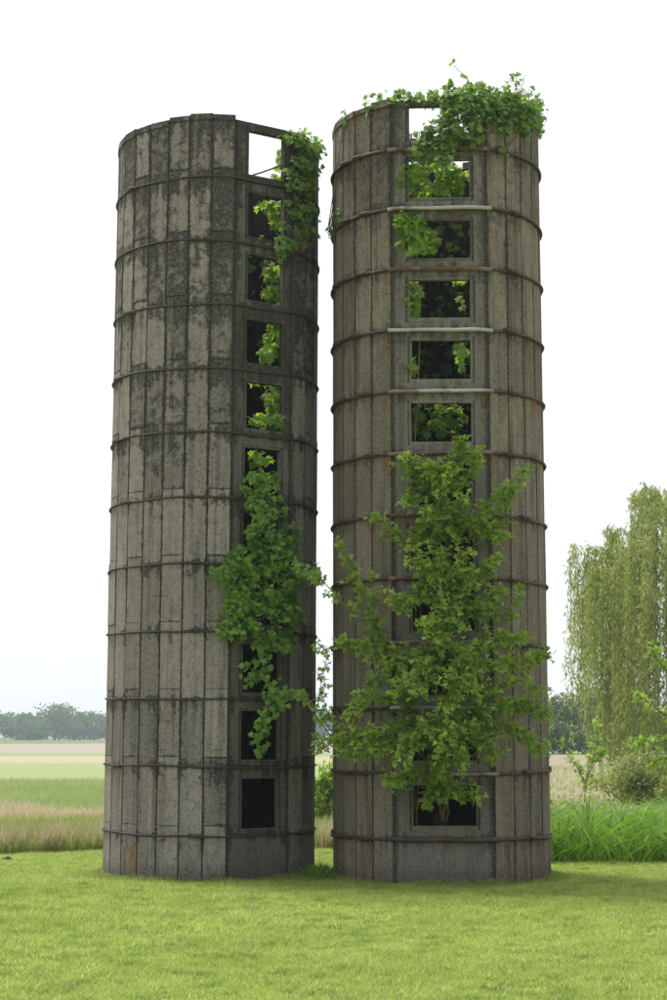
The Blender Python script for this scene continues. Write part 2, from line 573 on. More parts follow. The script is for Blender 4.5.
def sheet(name, x0, x1, y0, y1, z, mat, nx=1, ny=1, amp=0.0):
    xs, ys = np.linspace(x0, x1, nx + 1), np.linspace(y0, y1, ny + 1)
    v = [(x, y, z + (amp * math.sin(x * 0.9 + y * 0.4) * math.cos(y * 0.7 - x * 0.3) if amp else 0)) for y in ys for x in xs]
    f = [(j * (nx + 1) + i, j * (nx + 1) + i + 1, (j + 1) * (nx + 1) + i + 1, (j + 1) * (nx + 1) + i) for j in range(ny) for i in range(nx)]
    return link(name, mesh_py(name, v, f), mat, kind='structure')


sheet('lawn', -1500, 1500, -400, 1500, GZ, ground_mat())
_fv = [(a_, b_, c_ + GZ) for a_, b_, c_ in [(-1500, 1499, .004), (-1500, 27.6, .004), (-12, 27.6, .004), (-6, 28.6, .004), (-3, 30.5, .004), (0.5, 30.0, .004), (3.0, 27.0, .004), (14, 27.0, .004), (1500, 27.2, .004), (1500, 1499, .004)]]
link('field', mesh_py('field', _fv, [tuple(range(len(_fv)))]), field_mat(), kind='structure')

# ------------------------------------------------------------------ silos
R_OUT, WALL = 1.525, 0.075


def stave_mesh(name, step, h):
    """one concrete stave: x along the wall, y outward negative, z up from its foot"""
    w = 2 * R_OUT * math.tan(step / 2)
    w2 = w * (R_OUT - WALL) / R_OUT
    c, e = 0.013, 0.0015
    g = Geo()
    x1, x2 = w / 2 + e, w2 / 2 + e
    yb, ym, yf = WALL, 0.020, 0.0
    xm = x1 - (x1 - x2) * ym / WALL
    v = [(-x2, yb, 0), (x2, yb, 0), (x2, yb, h), (-x2, yb, h),
         (-xm, ym, 0), (xm, ym, 0), (xm, ym, h), (-xm, ym, h),
         (-w / 2 + c, yf, c * .35), (w / 2 - c, yf, c * .35), (w / 2 - c, yf, h - c * .35), (-w / 2 + c, yf, h - c * .35)]
    q = [(0, 3, 2, 1), (0, 1, 5, 4), (1, 2, 6, 5), (2, 3, 7, 6), (3, 0, 4, 7), (4, 5, 9, 8), (5, 6, 10, 9), (6, 7, 11, 10), (7, 4, 8, 11), (8, 9, 10, 11)]
    g.add(v, [t for a, b, cc, d in q for t in ((a, b, cc), (a, cc, d))])
    me = g.mesh(name)
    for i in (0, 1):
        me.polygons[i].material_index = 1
    return me


def plate_mesh(name, half, h, ox0, ox1, oz0, oz1, thick=0.085):
    """flat door panel with a rectangular opening, chamfered outer edge; z up from its foot"""
    c = 0.01
    def rect(x0, x1, z0, z1, y):
        return [(x0, y, z0), (x1, y, z0), (x1, y, z1), (x0, y, z1)]
    if ox0 is None:
        g = Geo()
        g.box(-half, half, 0, thick, 0, h, c)
        return g.mesh(name)
    v = rect(-half, half, 0, h, thick) + rect(-half, half, 0, h, c) + rect(-half + c, half - c, c, h - c, 0)
    v += rect(ox0, ox1, oz0, oz1, 0) + rect(ox0, ox1, oz0, oz1, thick)
    q = []
    for i in range(4):
        j = (i + 1) % 4
        q += [(i, j, 4 + j, 4 + i), (4 + i, 4 + j, 8 + j, 8 + i), (8 + i, 8 + j, 12 + j, 12 + i), (12 + i, 12 + j, 16 + j, 16 + i), (16 + i, 16 + j, j, i)]
    return mesh_np(name, v, [t for a, b, cc, d in q for t in ((a, b, cc), (a, cc, d))])


def worn(ox0, ox1, oz0, oz1):
    j = rng.uniform(-.014, .014, 4)
    return ox0 + j[0], ox1 + j[1], oz0 + j[2], oz1 + j[3]


def frame_mesh(name, x0, x1, z0, z1, wd, proud, top=None):
    """raised rim round an opening"""
    top = wd if top is None else top
    g = Geo()
    g.box(x0 - wd, x0 - .004, -proud, 0.01, z0 - wd, z1 + top, .006)
    g.box(x1 + .004, x1 + wd, -proud, 0.01, z0 - wd, z1 + top, .006)
    g.box(x0 - .002, x1 + .002, -proud + .003, 0.01, z1 + .004, z1 + top - .004, .006)
    g.box(x0 - .002, x1 + .002, -proud + .003, 0.01, z0 - wd + .004, z0 - .004, .006)
    return g.mesh(name)


def lug_mesh():
    g = Geo()
    g.tube([(-.075, -.018, 0), (-.05, -.02, 0), (.05, -.02, 0), (.075, -.018, 0)], [.018, .032, .032, .018], 6)
    g.tube([(-.11, -.012, .012), (-.075, -.012, .012)], .022, 6)
    g.tube([(.075, -.012, -.012), (.12, -.012, -.012)], .022, 6)
    g.tube([(-.14, -.012, .012), (.14, -.012, -.010)], .010, 5)
    return g.mesh('lug')


ME_LUG = lug_mesh()
ME_LUG.materials.append(M_HOOP)


def polar(a, r):
    """angle a measured from the camera-facing side (-y), positive to the right"""
    return np.array((math.sin(a) * r, -math.cos(a) * r))


def build_silo(name, label, cx, cy, p0, p1, ncol, z_first, row, nhoop, z_top, m_con, m_pan, m_hoop, opening, lugs, rod, pipes=None, rimfun=None, nkeep=22):
    root = thing(name, label, 'silo', (cx, cy, 0), 'concrete stave silos')
    step = (2 * math.pi - (p1 - p0)) / ncol
    zs = [0.0] + [z_first + row * k for k in range(nhoop)]
    stag = 0.13 if pipes is None else 0.0
    cache = {}
    cols = sorted(range(ncol), key=lambda c: min((p1 + step * (c + .5)) % (2 * math.pi), 2 * math.pi - (p1 + step * (c + .5)) % (2 * math.pi)))
    rest_v, rest_f, rest_n = [], [], 0
    for rank, c in enumerate(cols):
        a = p1 + step * (c + 0.5)
        dz = stag if c % 2 else 0.0
        bounds = [-0.12] + [z + dz for z in zs[1:]]
        top = z_top + (rimfun(a) if rimfun else 0.0)
        bounds.append(top - 0.09)
        for k in range(len(bounds) - 1):
            h = round(bounds[k + 1] - bounds[k], 3)
            if h not in cache:
                cache[h] = stave_mesh('stave', step, h)
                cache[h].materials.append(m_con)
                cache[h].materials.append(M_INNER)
            d = R_OUT * math.cos(step / 2) * 0 + R_OUT + rng.normal(0, 0.0035)
            xy = polar(a, d)
            if rank < nkeep:
                o = link('stave', cache[h], None, root, (xy[0], xy[1], bounds[k]), a)
                o.rotation_euler = (rng.normal(0, .002), 0, a)
            else:
                me = cache[h]
                v = np.empty(len(me.vertices) * 3, np.float32)
                me.vertices.foreach_get('co', v)
                v = v.reshape(-1, 3)
                ca, sa = math.cos(a), math.sin(a)
                v = np.stack([v[:, 0] * ca - v[:, 1] * sa + xy[0], v[:, 0] * sa + v[:, 1] * ca + xy[1], v[:, 2] + bounds[k]], -1)
                f = np.array([p.vertices[:] for p in me.polygons])
                rest_v.append(v)
                rest_f.append(f + rest_n)
                rest_n += len(v)
        # rim block that closes the column
        hb = round(0.09 + random.choice((0, 0, .012, -.012, .02)), 3)
        if rank < nkeep:
            key = ('rim', hb)
            if key not in cache:
                cache[key] = stave_mesh('rim_block', step, hb)
                cache[key].materials.append(m_con)
            xy = polar(a, R_OUT + 0.012)
            link('rim_block', cache[key], None, root, (xy[0], xy[1], bounds[-1]), a)
    if rest_v:
        bo = link('stave', mesh_np('back_staves', np.concatenate(rest_v), np.concatenate(rest_f)), m_con, root, kind='stuff')
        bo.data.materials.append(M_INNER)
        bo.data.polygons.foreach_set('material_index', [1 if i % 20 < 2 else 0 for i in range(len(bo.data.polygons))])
    # door panels in the gap
    pa, ph = (p0 + p1) / 2, (p1 - p0) / 2
    apo, half = R_OUT * math.cos(ph), R_OUT * math.sin(ph) - 0.006
    xy = polar(pa, apo)
    link('door_panel', plate_mesh('door_panel', half, zs[1] + .12, None, None, None, None), m_pan, root, (xy[0], xy[1], -.12), pa)
    ox0, ox1, oz0, oz1, wd, proud = opening
    for k in range(1, len(zs)):
        q_ = worn(ox0, ox1, oz0, oz1)
        mp = plate_mesh('door_panel', half, row, *q_)
        mf = frame_mesh('door_frame', *q_, wd * rng.uniform(.7, 1.2), proud * rng.uniform(.5, 1.5))
        mp.materials.append(m_pan)
        mf.materials.append(m_pan)
        if k == len(zs) - 1:
            hh = z_top - zs[k] - 0.01
            zt = min(oz1, hh - 0.09)
            mp = plate_mesh('door_panel', half, hh, ox0, ox1, oz0, zt)
            mf = frame_mesh('door_frame', ox0, ox1, oz0, zt, wd, proud, min(wd, hh - zt - .012))
            mp.materials.append(m_pan)
            mf.materials.append(m_pan)
        d = rng.normal(0, .004)
        xy = polar(pa, apo + d)
        p = link('door_panel', mp, None, root, (xy[0], xy[1], zs[k]), pa)
        p.rotation_euler = (rng.normal(0, .004), rng.normal(0, .003), pa)
        link('door_frame', mf, None, p)
    # hoops: rods round the wall, straight across the panel
    for k in range(1, len(zs)):
        z = zs[k]
        aa = np.linspace(p1 + .01, p0 + 2 * math.pi - .01, 84)
        ph1, ph2 = rng.random(2) * 6.28
        pts = []
        for a in aa:
            q = polar(a, R_OUT + rod * 0.9 + .004)
            pts.append((q[0], q[1], z + .012 * math.sin(a * 2 + ph1) + .006 * math.sin(a * 7 + ph2)))
        if pipes is None:
            tl = np.linspace(0, 1, 8)[1:-1]
            a0, a1 = np.array(pts[-1]), np.array(pts[0])
            nv = np.array((*polar(pa, 1.0), 0))
            for t in tl:
                pts.append(tuple(a0 * (1 - t) + a1 * t + nv * 0.004 + np.array((0, 0, -.008 * math.sin(t * math.pi)))))
            g = Geo()
            g.tube(pts, rod, 6, closed=True)
            hp = link('hoop', g.mesh('hoop', True), m_hoop, root)
        else:
            g = Geo()
            g.tube(pts, rod, 6)
            hp = link('hoop', g.mesh('hoop', True), m_hoop, root)
            t1, n1 = np.array((math.cos(pa), math.sin(pa))), polar(pa, 1.0)
            g = Geo()
            xs = np.linspace(-half - .05, half + .07, 9)
            kind, pr = pipes[(k - 1) % len(pipes)]
            rr = rod * pr
            pp = []
            for i, x in enumerate(xs):
                bend = -0.05 * max(0, abs(x) - half + .02) / .09
                q = n1 * (apo + rr + .022 + bend) + t1 * x
                pp.append((q[0], q[1], pts[0][2] * (x + half) / (2 * half) + pts[-1][2] * (1 - (x + half) / (2 * half)) + .004 * math.sin(i * 1.7 + k)))
            g.tube(pp, rr, 8)
            link('front_pipe', g.mesh('front_pipe', True), kind, hp)
        for a in lugs(k):
            q = polar(a, R_OUT + rod + .012)
            link('lug', ME_LUG, None, hp, (q[0], q[1], z + rng.normal(0, .004)), a)
    return root, zs, pa, apo


LX, LY = -1.806, 25.0
RX, RY = 1.525, 24.35
D = math.radians


def lug_l(k):
    r = random.Random(k * 13)
    return [D(r.choice((-64, -50, -2, 3, 1, -55))), D(r.choice((64, 70, 58)))]


def lug_r(k):
    r = random.Random(k * 31 + 5)
    return [D(r.uniform(-52, -36)), D(r.uniform(32, 50)), D(r.uniform(-72, -60))]


def rim_l(a):
    d = math.degrees((a + math.pi) % (2 * math.pi) - math.pi)
    return 0.05 if -22 < d < 14 else (-.03 if 50 < d < 120 else 0.0) + 0.012 * math.sin(d * 3)


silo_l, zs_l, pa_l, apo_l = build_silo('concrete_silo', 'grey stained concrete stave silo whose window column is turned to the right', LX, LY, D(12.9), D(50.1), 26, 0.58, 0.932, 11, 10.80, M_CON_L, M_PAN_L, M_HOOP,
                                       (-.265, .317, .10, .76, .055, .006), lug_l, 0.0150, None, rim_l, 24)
_pp = [(M_RUSTP, 1.5), (M_GALV, 1.15), (M_GALV, 1.1), (M_GALV, 1.1), (M_RUSTP, 1.3), (M_RUSTP, 1.3), (M_RUSTP, 1.25), (M_GALV, 1.2), (M_GALV, 1.25), (M_RUSTP, 1.35), (M_GALV, 1.3), (M_RUSTP, 1.4)]
_pp[0] = (M_HOOP_R, 1.7)
silo_r, zs_r, pa_r, apo_r = build_silo('concrete_silo', 'brownish concrete stave silo with windows facing front behind the young tree', RX, RY, D(-28.2), D(24.3), 25, 0.56, 0.871, 12, 10.88, M_CON_R, M_PAN_R, M_HOOP_R,
                                       (-.405, .432, .165, .715, .06, .004), lug_r, 0.0225, _pp, None, 22)

silo_l.rotation_euler = (0, 0.0045, 0)
# slack brace rod across the top window of the left silo
g = Geo()
b0, b1 = P(231, 181, 23.62), P(288, 161.5, 24.05)
g.tube([b0 - (LX, LY, 0), (b0 + b1) / 2 - (LX, LY, 0.01), b1 - (LX, LY, 0)], 0.013, 6)
link('brace_rod', g.mesh('brace_rod'), M_HOOP, silo_l)
# pipe end that sticks out at the right edge, rod end at the left edge
g = Geo()
q = P(545, 769.5, 24.2) - (RX, RY, 0)
g.tube([q, q + (0.085, -.03, .012)], [.034, .036], 8)
link('pipe_end', g.mesh('pipe_end'), M_HOOP, silo_r)
g = Geo()
q = P(336, 831.5, 24.2) - (RX, RY, 0)
g.tube([q, q + (-.06, -.03, .006)], [.026, .028], 8)
link('pipe_end', g.mesh('pipe_end'), M_HOOP, silo_r)
# crack line / loose wire hanging by the right silo's upper panels
for (xa, ya, xb, yb) in ((392, 212, 394, 258), (471, 167, 472, 192)):
    g = Geo()
    a_, b_ = P(xa, ya, 22.94) - (RX, RY, 0), P(xb, yb, 22.94) - (RX, RY, 0)
    g.tube([a_, (a_ + b_) / 2 + (.012, -.01, 0), b_], .009, 5)
    link('loose_wire', g.mesh('loose_wire'), M_HOOP, silo_r)


# ------------------------------------------------------------------ vines
def spray(lv, centre, radii, n, out, size, up=0.5, jit=0.55):
    """n leaves in an ellipsoid; they shingle outward"""
    u = rng.normal(size=(n, 3))
    u = nrm(u) * (rng.random((n, 1)) ** 0.45)
    p = centre + u * np.asarray(radii)
    nn = np.asarray(out) * 0.7 + np.array((0, 0, up)) + rng.normal(size=(n, 3)) * jit
    d = np.array((0, 0, -0.75)) + np.asarray(out) * 0.35 + rng.normal(size=(n, 3)) * 0.55
    lv.add(p, d, nn, size * rng.uniform(0.6, 1.2, n))


def wall_vine(name, label, base, marks, cx, cy, size, mat, off=(0.05, 0.16), stems=True, extra=None, density=1.0, group='vines on the silos'):
    """marks: (x, y, rx, ry, n) in photo pixels laid on the silo's wall"""
    lv = Leaves(T_VINE)
    g = Geo()
    pts = []
    for (x, y, rx, ry, n) in marks:
        n = int(n * density)
        a = rng.random(n) * 2 * math.pi
        r = np.sqrt(rng.random(n))
        c = on_cyl(x, y, cx, cy, R_OUT + .03)
        pts.append(c)
        m = 13
        for i in range(max(1, n // m)):
            o_ = off[0] + (off[1] - off[0]) * (1 - r[i] ** 2) * rng.random()
            q0 = on_cyl(x + rx * r[i] * math.cos(a[i]), y + ry * r[i] * math.sin(a[i]), cx, cy, R_OUT + o_)
            out = np.array((q0[0] - cx, q0[1] - cy, 0)) / R_OUT
            u = nrm(rng.normal(size=(m, 3))) * rng.random((m, 1)) ** .5
            cr_ = rng.uniform(.07, .13)
            qq = q0 + u * cr_
            rad_ = np.hypot(qq[:, 0] - cx, qq[:, 1] - cy)
            k_ = np.maximum(rad_, R_OUT + .012) / rad_
            qq[:, 0] = cx + (qq[:, 0] - cx) * k_
            qq[:, 1] = cy + (qq[:, 1] - cy) * k_
            nn = out * 0.45 + u * .6 + np.array((0, 0, 0.55)) + rng.normal(size=(m, 3)) * 0.35
            d = np.array((0, 0, -0.6)) + out * 0.3 + u * .5 + rng.normal(size=(m, 3)) * 0.4
            lv.add(qq, d, nn, size * rng.uniform(0.55, 1.2, m), np.clip(rng.random(m) * .6 + rng.random() * .4, 0, 1))
    if extra:
        extra(lv, g)
    if stems and len(pts) > 1:
        for s in range(3):
            pl = [p + rng.normal(size=3) * .03 for p in pts]
            g.tube(pl, np.linspace(.012, .006, len(pl)), 5)
    root = tag(link(name, None, loc=tuple(base)), label, 'vine', group)
    for nm, me, m in (('foliage', lv.mesh('foliage'), mat), ('stem', g.mesh('stem') if g.n else None, M_TWIG)):
        if me is None:
            continue
        o = link(nm, me, m, root)
        o.location = (-base[0], -base[1], -base[2])
        if nm == 'foliage':
            o['kind'] = 'stuff'
    return root


# left silo: rim cascade
wall_vine('climbing_vine', 'leafy vine spilling over the rim of the left silo beside its top window', P(305, 140, 24.3),
          [(296, 138, 12, 7, 70), (308, 150, 12, 12, 130), (312, 148, 8, 6, 40), (300, 165, 13, 16, 130), (296, 190, 12, 18, 130), (308, 180, 9, 18, 70), (300, 210, 14, 14, 80), (306, 228, 12, 14, 55),
           (296, 245, 14, 10, 45), (284, 238, 8, 14, 40), (290, 254, 8, 6, 18), (309, 205, 7, 12, 30)],
          LX, LY, 0.088, M_VINE_R, (0.03, 0.22), density=1.7)


# left silo: vine inside the shaft seen through the windows
def inner_left(lv, g):
    for (x, y, rx, ry, n, Y) in ((268, 205, 16, 4, 30, 24.3), (276, 215, 6, 14, 40, 24.35), (280, 160, 4, 12, 16, 24.3), (276, 180, 6, 6, 18, 24.3), (270, 272, 8, 10, 40, 24.2), (274, 292, 9, 10, 45, 24.15), (272, 340, 8, 20, 70, 24.1), (266, 352, 6, 8, 25, 24.0),
                              (274, 395, 9, 12, 50, 24.1), (268, 420, 16, 8, 70, 23.95), (274, 408, 7, 12, 40, 24.05), (258, 382, 8, 3, 14, 24.0), (258, 458, 10, 7, 35, 24.0), (264, 480, 14, 10, 70, 23.85)):
        for i in range(n):
            a, r = rng.random() * 6.28, math.sqrt(rng.random())
            q = P(x + rx * r * math.cos(a), y + ry * r * math.sin(a), Y + rng.uniform(-.12, .12))
            lv.add(q, np.array((0, -.3, -.7)) + rng.normal(size=3) * .5, np.array((0, -.6, .7)) + rng.normal(size=3) * .5, .115 * rng.uniform(.6, 1.2))
    # leaves over the inner face of the far wall
    for i in range(260):
        a = rng.uniform(2.2, 4.2)
        z = rng.uniform(7.6, 9.9)
        q = polar(a, R_OUT - WALL - rng.uniform(.02, .12))
        out = -np.array((*polar(a, 1.0), 0))
        lv.add((q[0] + LX, q[1] + LY, z), np.array((0, 0, -.8)) + rng.normal(size=3) * .5, out * .7 + (0, 0, .5) + rng.normal(size=3) * .5, .11 * rng.uniform(.6, 1.2))
    for s in range(3):
        zz = np.linspace(0.05, 9.2, 24)
        g.tube([(-.66 + .03 * math.sin(z * 1.3 + s * 2) + .04 * s, 24.45 + .05 * math.cos(z * 1.1 + s), z) for z in zz], np.linspace(.022, .008, 24), 5)


wall_vine('climbing_vine', 'vine climbing inside the left silo, lit leaves showing in its upper windows', (-.62, 24.45, 0), [], LX, LY, 0.115, M_VINE_IN, stems=False, extra=inner_left)


# left silo: the big middle mass
def mid_tendrils(lv, g):
    for path in (([(262, 640, 23.5), (266, 670, 23.5), (272, 690, 23.45), (280, 700, 23.4), (285, 693, 23.35), (300, 692, 23.4)]), ([(274, 690, 23.45), (268, 712, 23.45), (260, 725, 23.4), (256, 738, 23.45), (262, 750, 23.45)]),
                 ([(262, 655, 23.5), (252, 670, 23.5), (250, 682, 23.5)]), ([(290, 560, 23.4), (302, 568, 23.3), (312, 572, 23.2), (322, 578, 23.15)])):
        pts = [P(*p) for p in path]
        g.tube(pts, np.linspace(.009, .005, len(pts)), 5)
        for i in range(len(pts) - 1):
            for t in np.linspace(0, 1, 9):
                for _ in range(2):
                    q = pts[i] * (1 - t) + pts[i + 1] * t + rng.normal(size=3) * (.055, .05, .055)
                    lv.add(q, np.array((0, -.3, -.7)) + rng.normal(size=3) * .5, np.array((0, -.7, .6)) + rng.normal(size=3) * .5, .10 * rng.uniform(.6, 1.15))


wall_vine('climbing_vine', 'dense green vine mass hanging from the middle windows of the left silo', P(262, 560, 23.6),
          [(254, 485, 9, 16, 70), (262, 500, 14, 12, 80), (280, 510, 20, 8, 60), (258, 525, 13, 18, 110), (276, 538, 23, 18, 150), (284, 550, 18, 12, 60), (246, 562, 18, 18, 110), (224, 574, 15, 7, 50), (236, 570, 12, 10, 50), (266, 575, 26, 20, 190),
           (262, 600, 34, 20, 230), (250, 615, 26, 18, 140), (286, 610, 16, 22, 130), (234, 628, 12, 14, 50), (262, 636, 14, 14, 60), (284, 642, 12, 12, 60), (228, 592, 14, 12, 60), (292, 590, 12, 18, 60)],
          LX, LY, 0.088, M_VINE, (0.04, 0.45), extra=mid_tendrils, density=1.6)


# right silo: rim vine
def rim_right(lv, g):
    # leaves standing above the rim, round its front and right half and a few further back
    for a_deg in np.arange(-42, 92, 0.30):
        a = D(a_deg + rng.normal(0, 1.2))
        dens = 0.9 if a_deg > 2 else 0.55 if a_deg > -28 else 0.25
        hmax = 0.22 if a_deg > 2 else 0.13
        if rng.random() > dens:
            continue
        for _ in range(4 if a_deg > 2 else 3):
            rr = R_OUT + rng.uniform(-.16, .12) - (.04 if a_deg > 45 else 0)
            if abs(a_deg + 2) < 26:
                rr = apo_r / math.cos(a - pa_r) + rng.uniform(-.14, .10)
            q = polar(a, rr)
            z = 10.88 + rng.uniform(-.10, hmax) * (0.7 + 0.5 * math.sin(a_deg * .21) ** 2)
            lv.add((q[0] + RX, q[1] + RY, z), np.array((*polar(a, .4), -.35)) + rng.normal(size=3) * .6, np.array((*polar(a, .4), .8)) + rng.normal(size=3) * .6, .086 * rng.uniform(.5, 1.2))
    for k in range(9):                                      # springy shoots
        a = D(rng.uniform(10, 85))
        q = polar(a, R_OUT)
        p0 = np.array((q[0] + RX, q[1] + RY, 10.95))
        pl = [p0 + np.array((rng.normal() * .05, rng.normal() * .05, .13 * j)) for j in range(4)]
        g.tube(pl, .004, 4)
        for p in pl[1:]:
            lv.add(np.tile(p, (3, 1)) + rng.normal(size=(3, 3)) * .03, rng.normal(size=(3, 3)) + (0, 0, .2), np.array((0, -.3, .8)) + rng.normal(size=(3, 3)) * .5, .07 * rng.uniform(.7, 1.2, 3))


wall_vine('climbing_vine', 'thick vine crowning the rim of the right silo and draping its top windows', P(470, 95, 23.1),
          [(470, 100, 26, 9, 150), (456, 112, 14, 12, 130), (444, 130, 18, 12, 150), (432, 142, 16, 14, 150), (462, 120, 22, 13, 130), (490, 108, 26, 11, 130), (520, 108, 18, 14, 130), (529, 120, 10, 13, 60), (508, 126, 12, 8, 40),
           (476, 132, 12, 8, 50), (422, 150, 8, 8, 25), (440, 158, 22, 6, 60), (518, 134, 8, 8, 16), (505, 149, 3, 3, 5)],
          RX, RY, 0.086, M_VINE_R, (0.03, 0.2), extra=rim_right, density=1.6)


# right silo: vine inside, coming to the windows
def inner_right(lv, g):
    for (x, y, rx, ry, n, Y) in ((430, 178, 34, 17, 210, 23.2), (452, 180, 14, 16, 80, 23.25), (410, 176, 14, 14, 60, 23.0), (412, 232, 16, 20, 110, 22.95), (425, 240, 14, 12, 80, 22.95), (400, 220, 8, 10, 30, 22.9), (412, 296, 9, 17, 70, 23.1),
                              (458, 280, 9, 3, 12, 23.3), (462, 300, 2, 8, 6, 23.2), (410, 364, 7, 8, 26, 23.1), (461, 356, 4, 14, 24, 23.1), (424, 418, 18, 18, 70, 23.7), (448, 420, 16, 18, 70, 23.75), (430, 480, 26, 18, 90, 23.5), (470, 172, 3, 6, 8, 23.15)):
        for i in range(n):
            a, r = rng.random() * 6.28, math.sqrt(rng.random())
            q = P(x + rx * r * math.cos(a), y + ry * r * math.sin(a), Y + rng.uniform(-.10, .14))
            lv.add(q, np.array((0, -.3, -.7)) + rng.normal(size=3) * .5, np.array((0, -.6, .7)) + rng.normal(size=3) * .5, .115 * rng.uniform(.6, 1.2))
    for i in range(900):
        a = rng.uniform(2.0, 4.3)
        z = rng.uniform(5.5, 10.2)
        q = polar(a, R_OUT - WALL - rng.uniform(.02, .14))
        out = -np.array((*polar(a, 1.0), 0))
        lv.add((q[0] + RX, q[1] + RY, z), np.array((0, 0, -.8)) + rng.normal(size=3) * .5, out * .7 + (0, 0, .5) + rng.normal(size=3) * .5, .12 * rng.uniform(.6, 1.2))
    for s in range(3):
        zz = np.linspace(0.05, 10.5, 24)
        g.tube([(1.05 + .05 * math.sin(z * 1.3 + s * 2) + .06 * s, 23.3 + .05 * math.cos(z * 1.1 + s), z) for z in zz], np.linspace(.022, .008, 24), 5)


wall_vine('climbing_vine', 'vine growing inside the right silo and pushing leaves out of its upper windows', (1.1, 23.3, 0), [], RX, RY, .115, M_VINE_IN, stems=False, extra=inner_right)
# left edge sprig between the silos, high up
wall_vine('climbing_vine', 'small loose sprig on the left edge of the right silo below the rim', P(337, 222, 24.2),
          [(337, 216, 4, 5, 10), (334, 226, 7, 8, 14), (330, 233, 6, 5, 6), (345, 118, 5, 4, 8)], RX, RY, .085, M_VINE_R, (0.0, 0.12))


# ------------------------------------------------------------------ young trees
def limb_with_leaves(lv, pts, r0, n_twigs, twig_len, per, size, t0=0.2, g=None, spread=1.0, droop=0.25):
    pts = np.asarray(pts, float)
    seg = np.linalg.norm(np.diff(pts, axis=0), axis=1)
    cum = np.concatenate([[0], np.cumsum(seg)])
    g.tube(pts, np.linspace(r0, max(.004, r0 * .25), len(pts)), 6)

    def at(t):
        s = t * cum[-1]
        i = min(np.searchsorted(cum, s, 'right') - 1, len(seg) - 1)
        u = (s - cum[i]) / seg[i]
        return pts[i] * (1 - u) + pts[i + 1] * u, nrm(pts[i + 1] - pts[i])
    for k in range(n_twigs):
        t = t0 + (1 - t0) * (k + rng.random()) / n_twigs
        p, d = at(min(t, .999))
        dirn = nrm(d * 0.75 + nrm(rng.normal(size=3)) * 0.75 * spread + np.array((0, -.10, .16)))
        L = twig_len * rng.uniform(.5, 1.15) * (1.1 - .45 * t)
        tw = [p, p + dirn * L * .5, p + dirn * L + np.array((0, 0, -.06 * L))]
        g.tube(tw, (.006, .004, .002), 4)
        for j in range(per):
            u = (j + rng.random()) / per
            q = tw[0] * (1 - u) + tw[2] * u + rng.normal(size=3) * .015
            ld = dirn * .5 + nrm(rng.normal(size=3)) * .8 + np.array((0, -.1, -droop))
            nn = np.array((0, -.35, .85)) + rng.normal(size=3) * .45
            lv.add(q, ld, nn, size * rng.uniform(.6, 1.2), min(1, rng.random() * .5 + .5 * t * rng.random() + .25 * (t > .8)))  # tone rises towards limb tips: lit ends and shaded inside put into colour


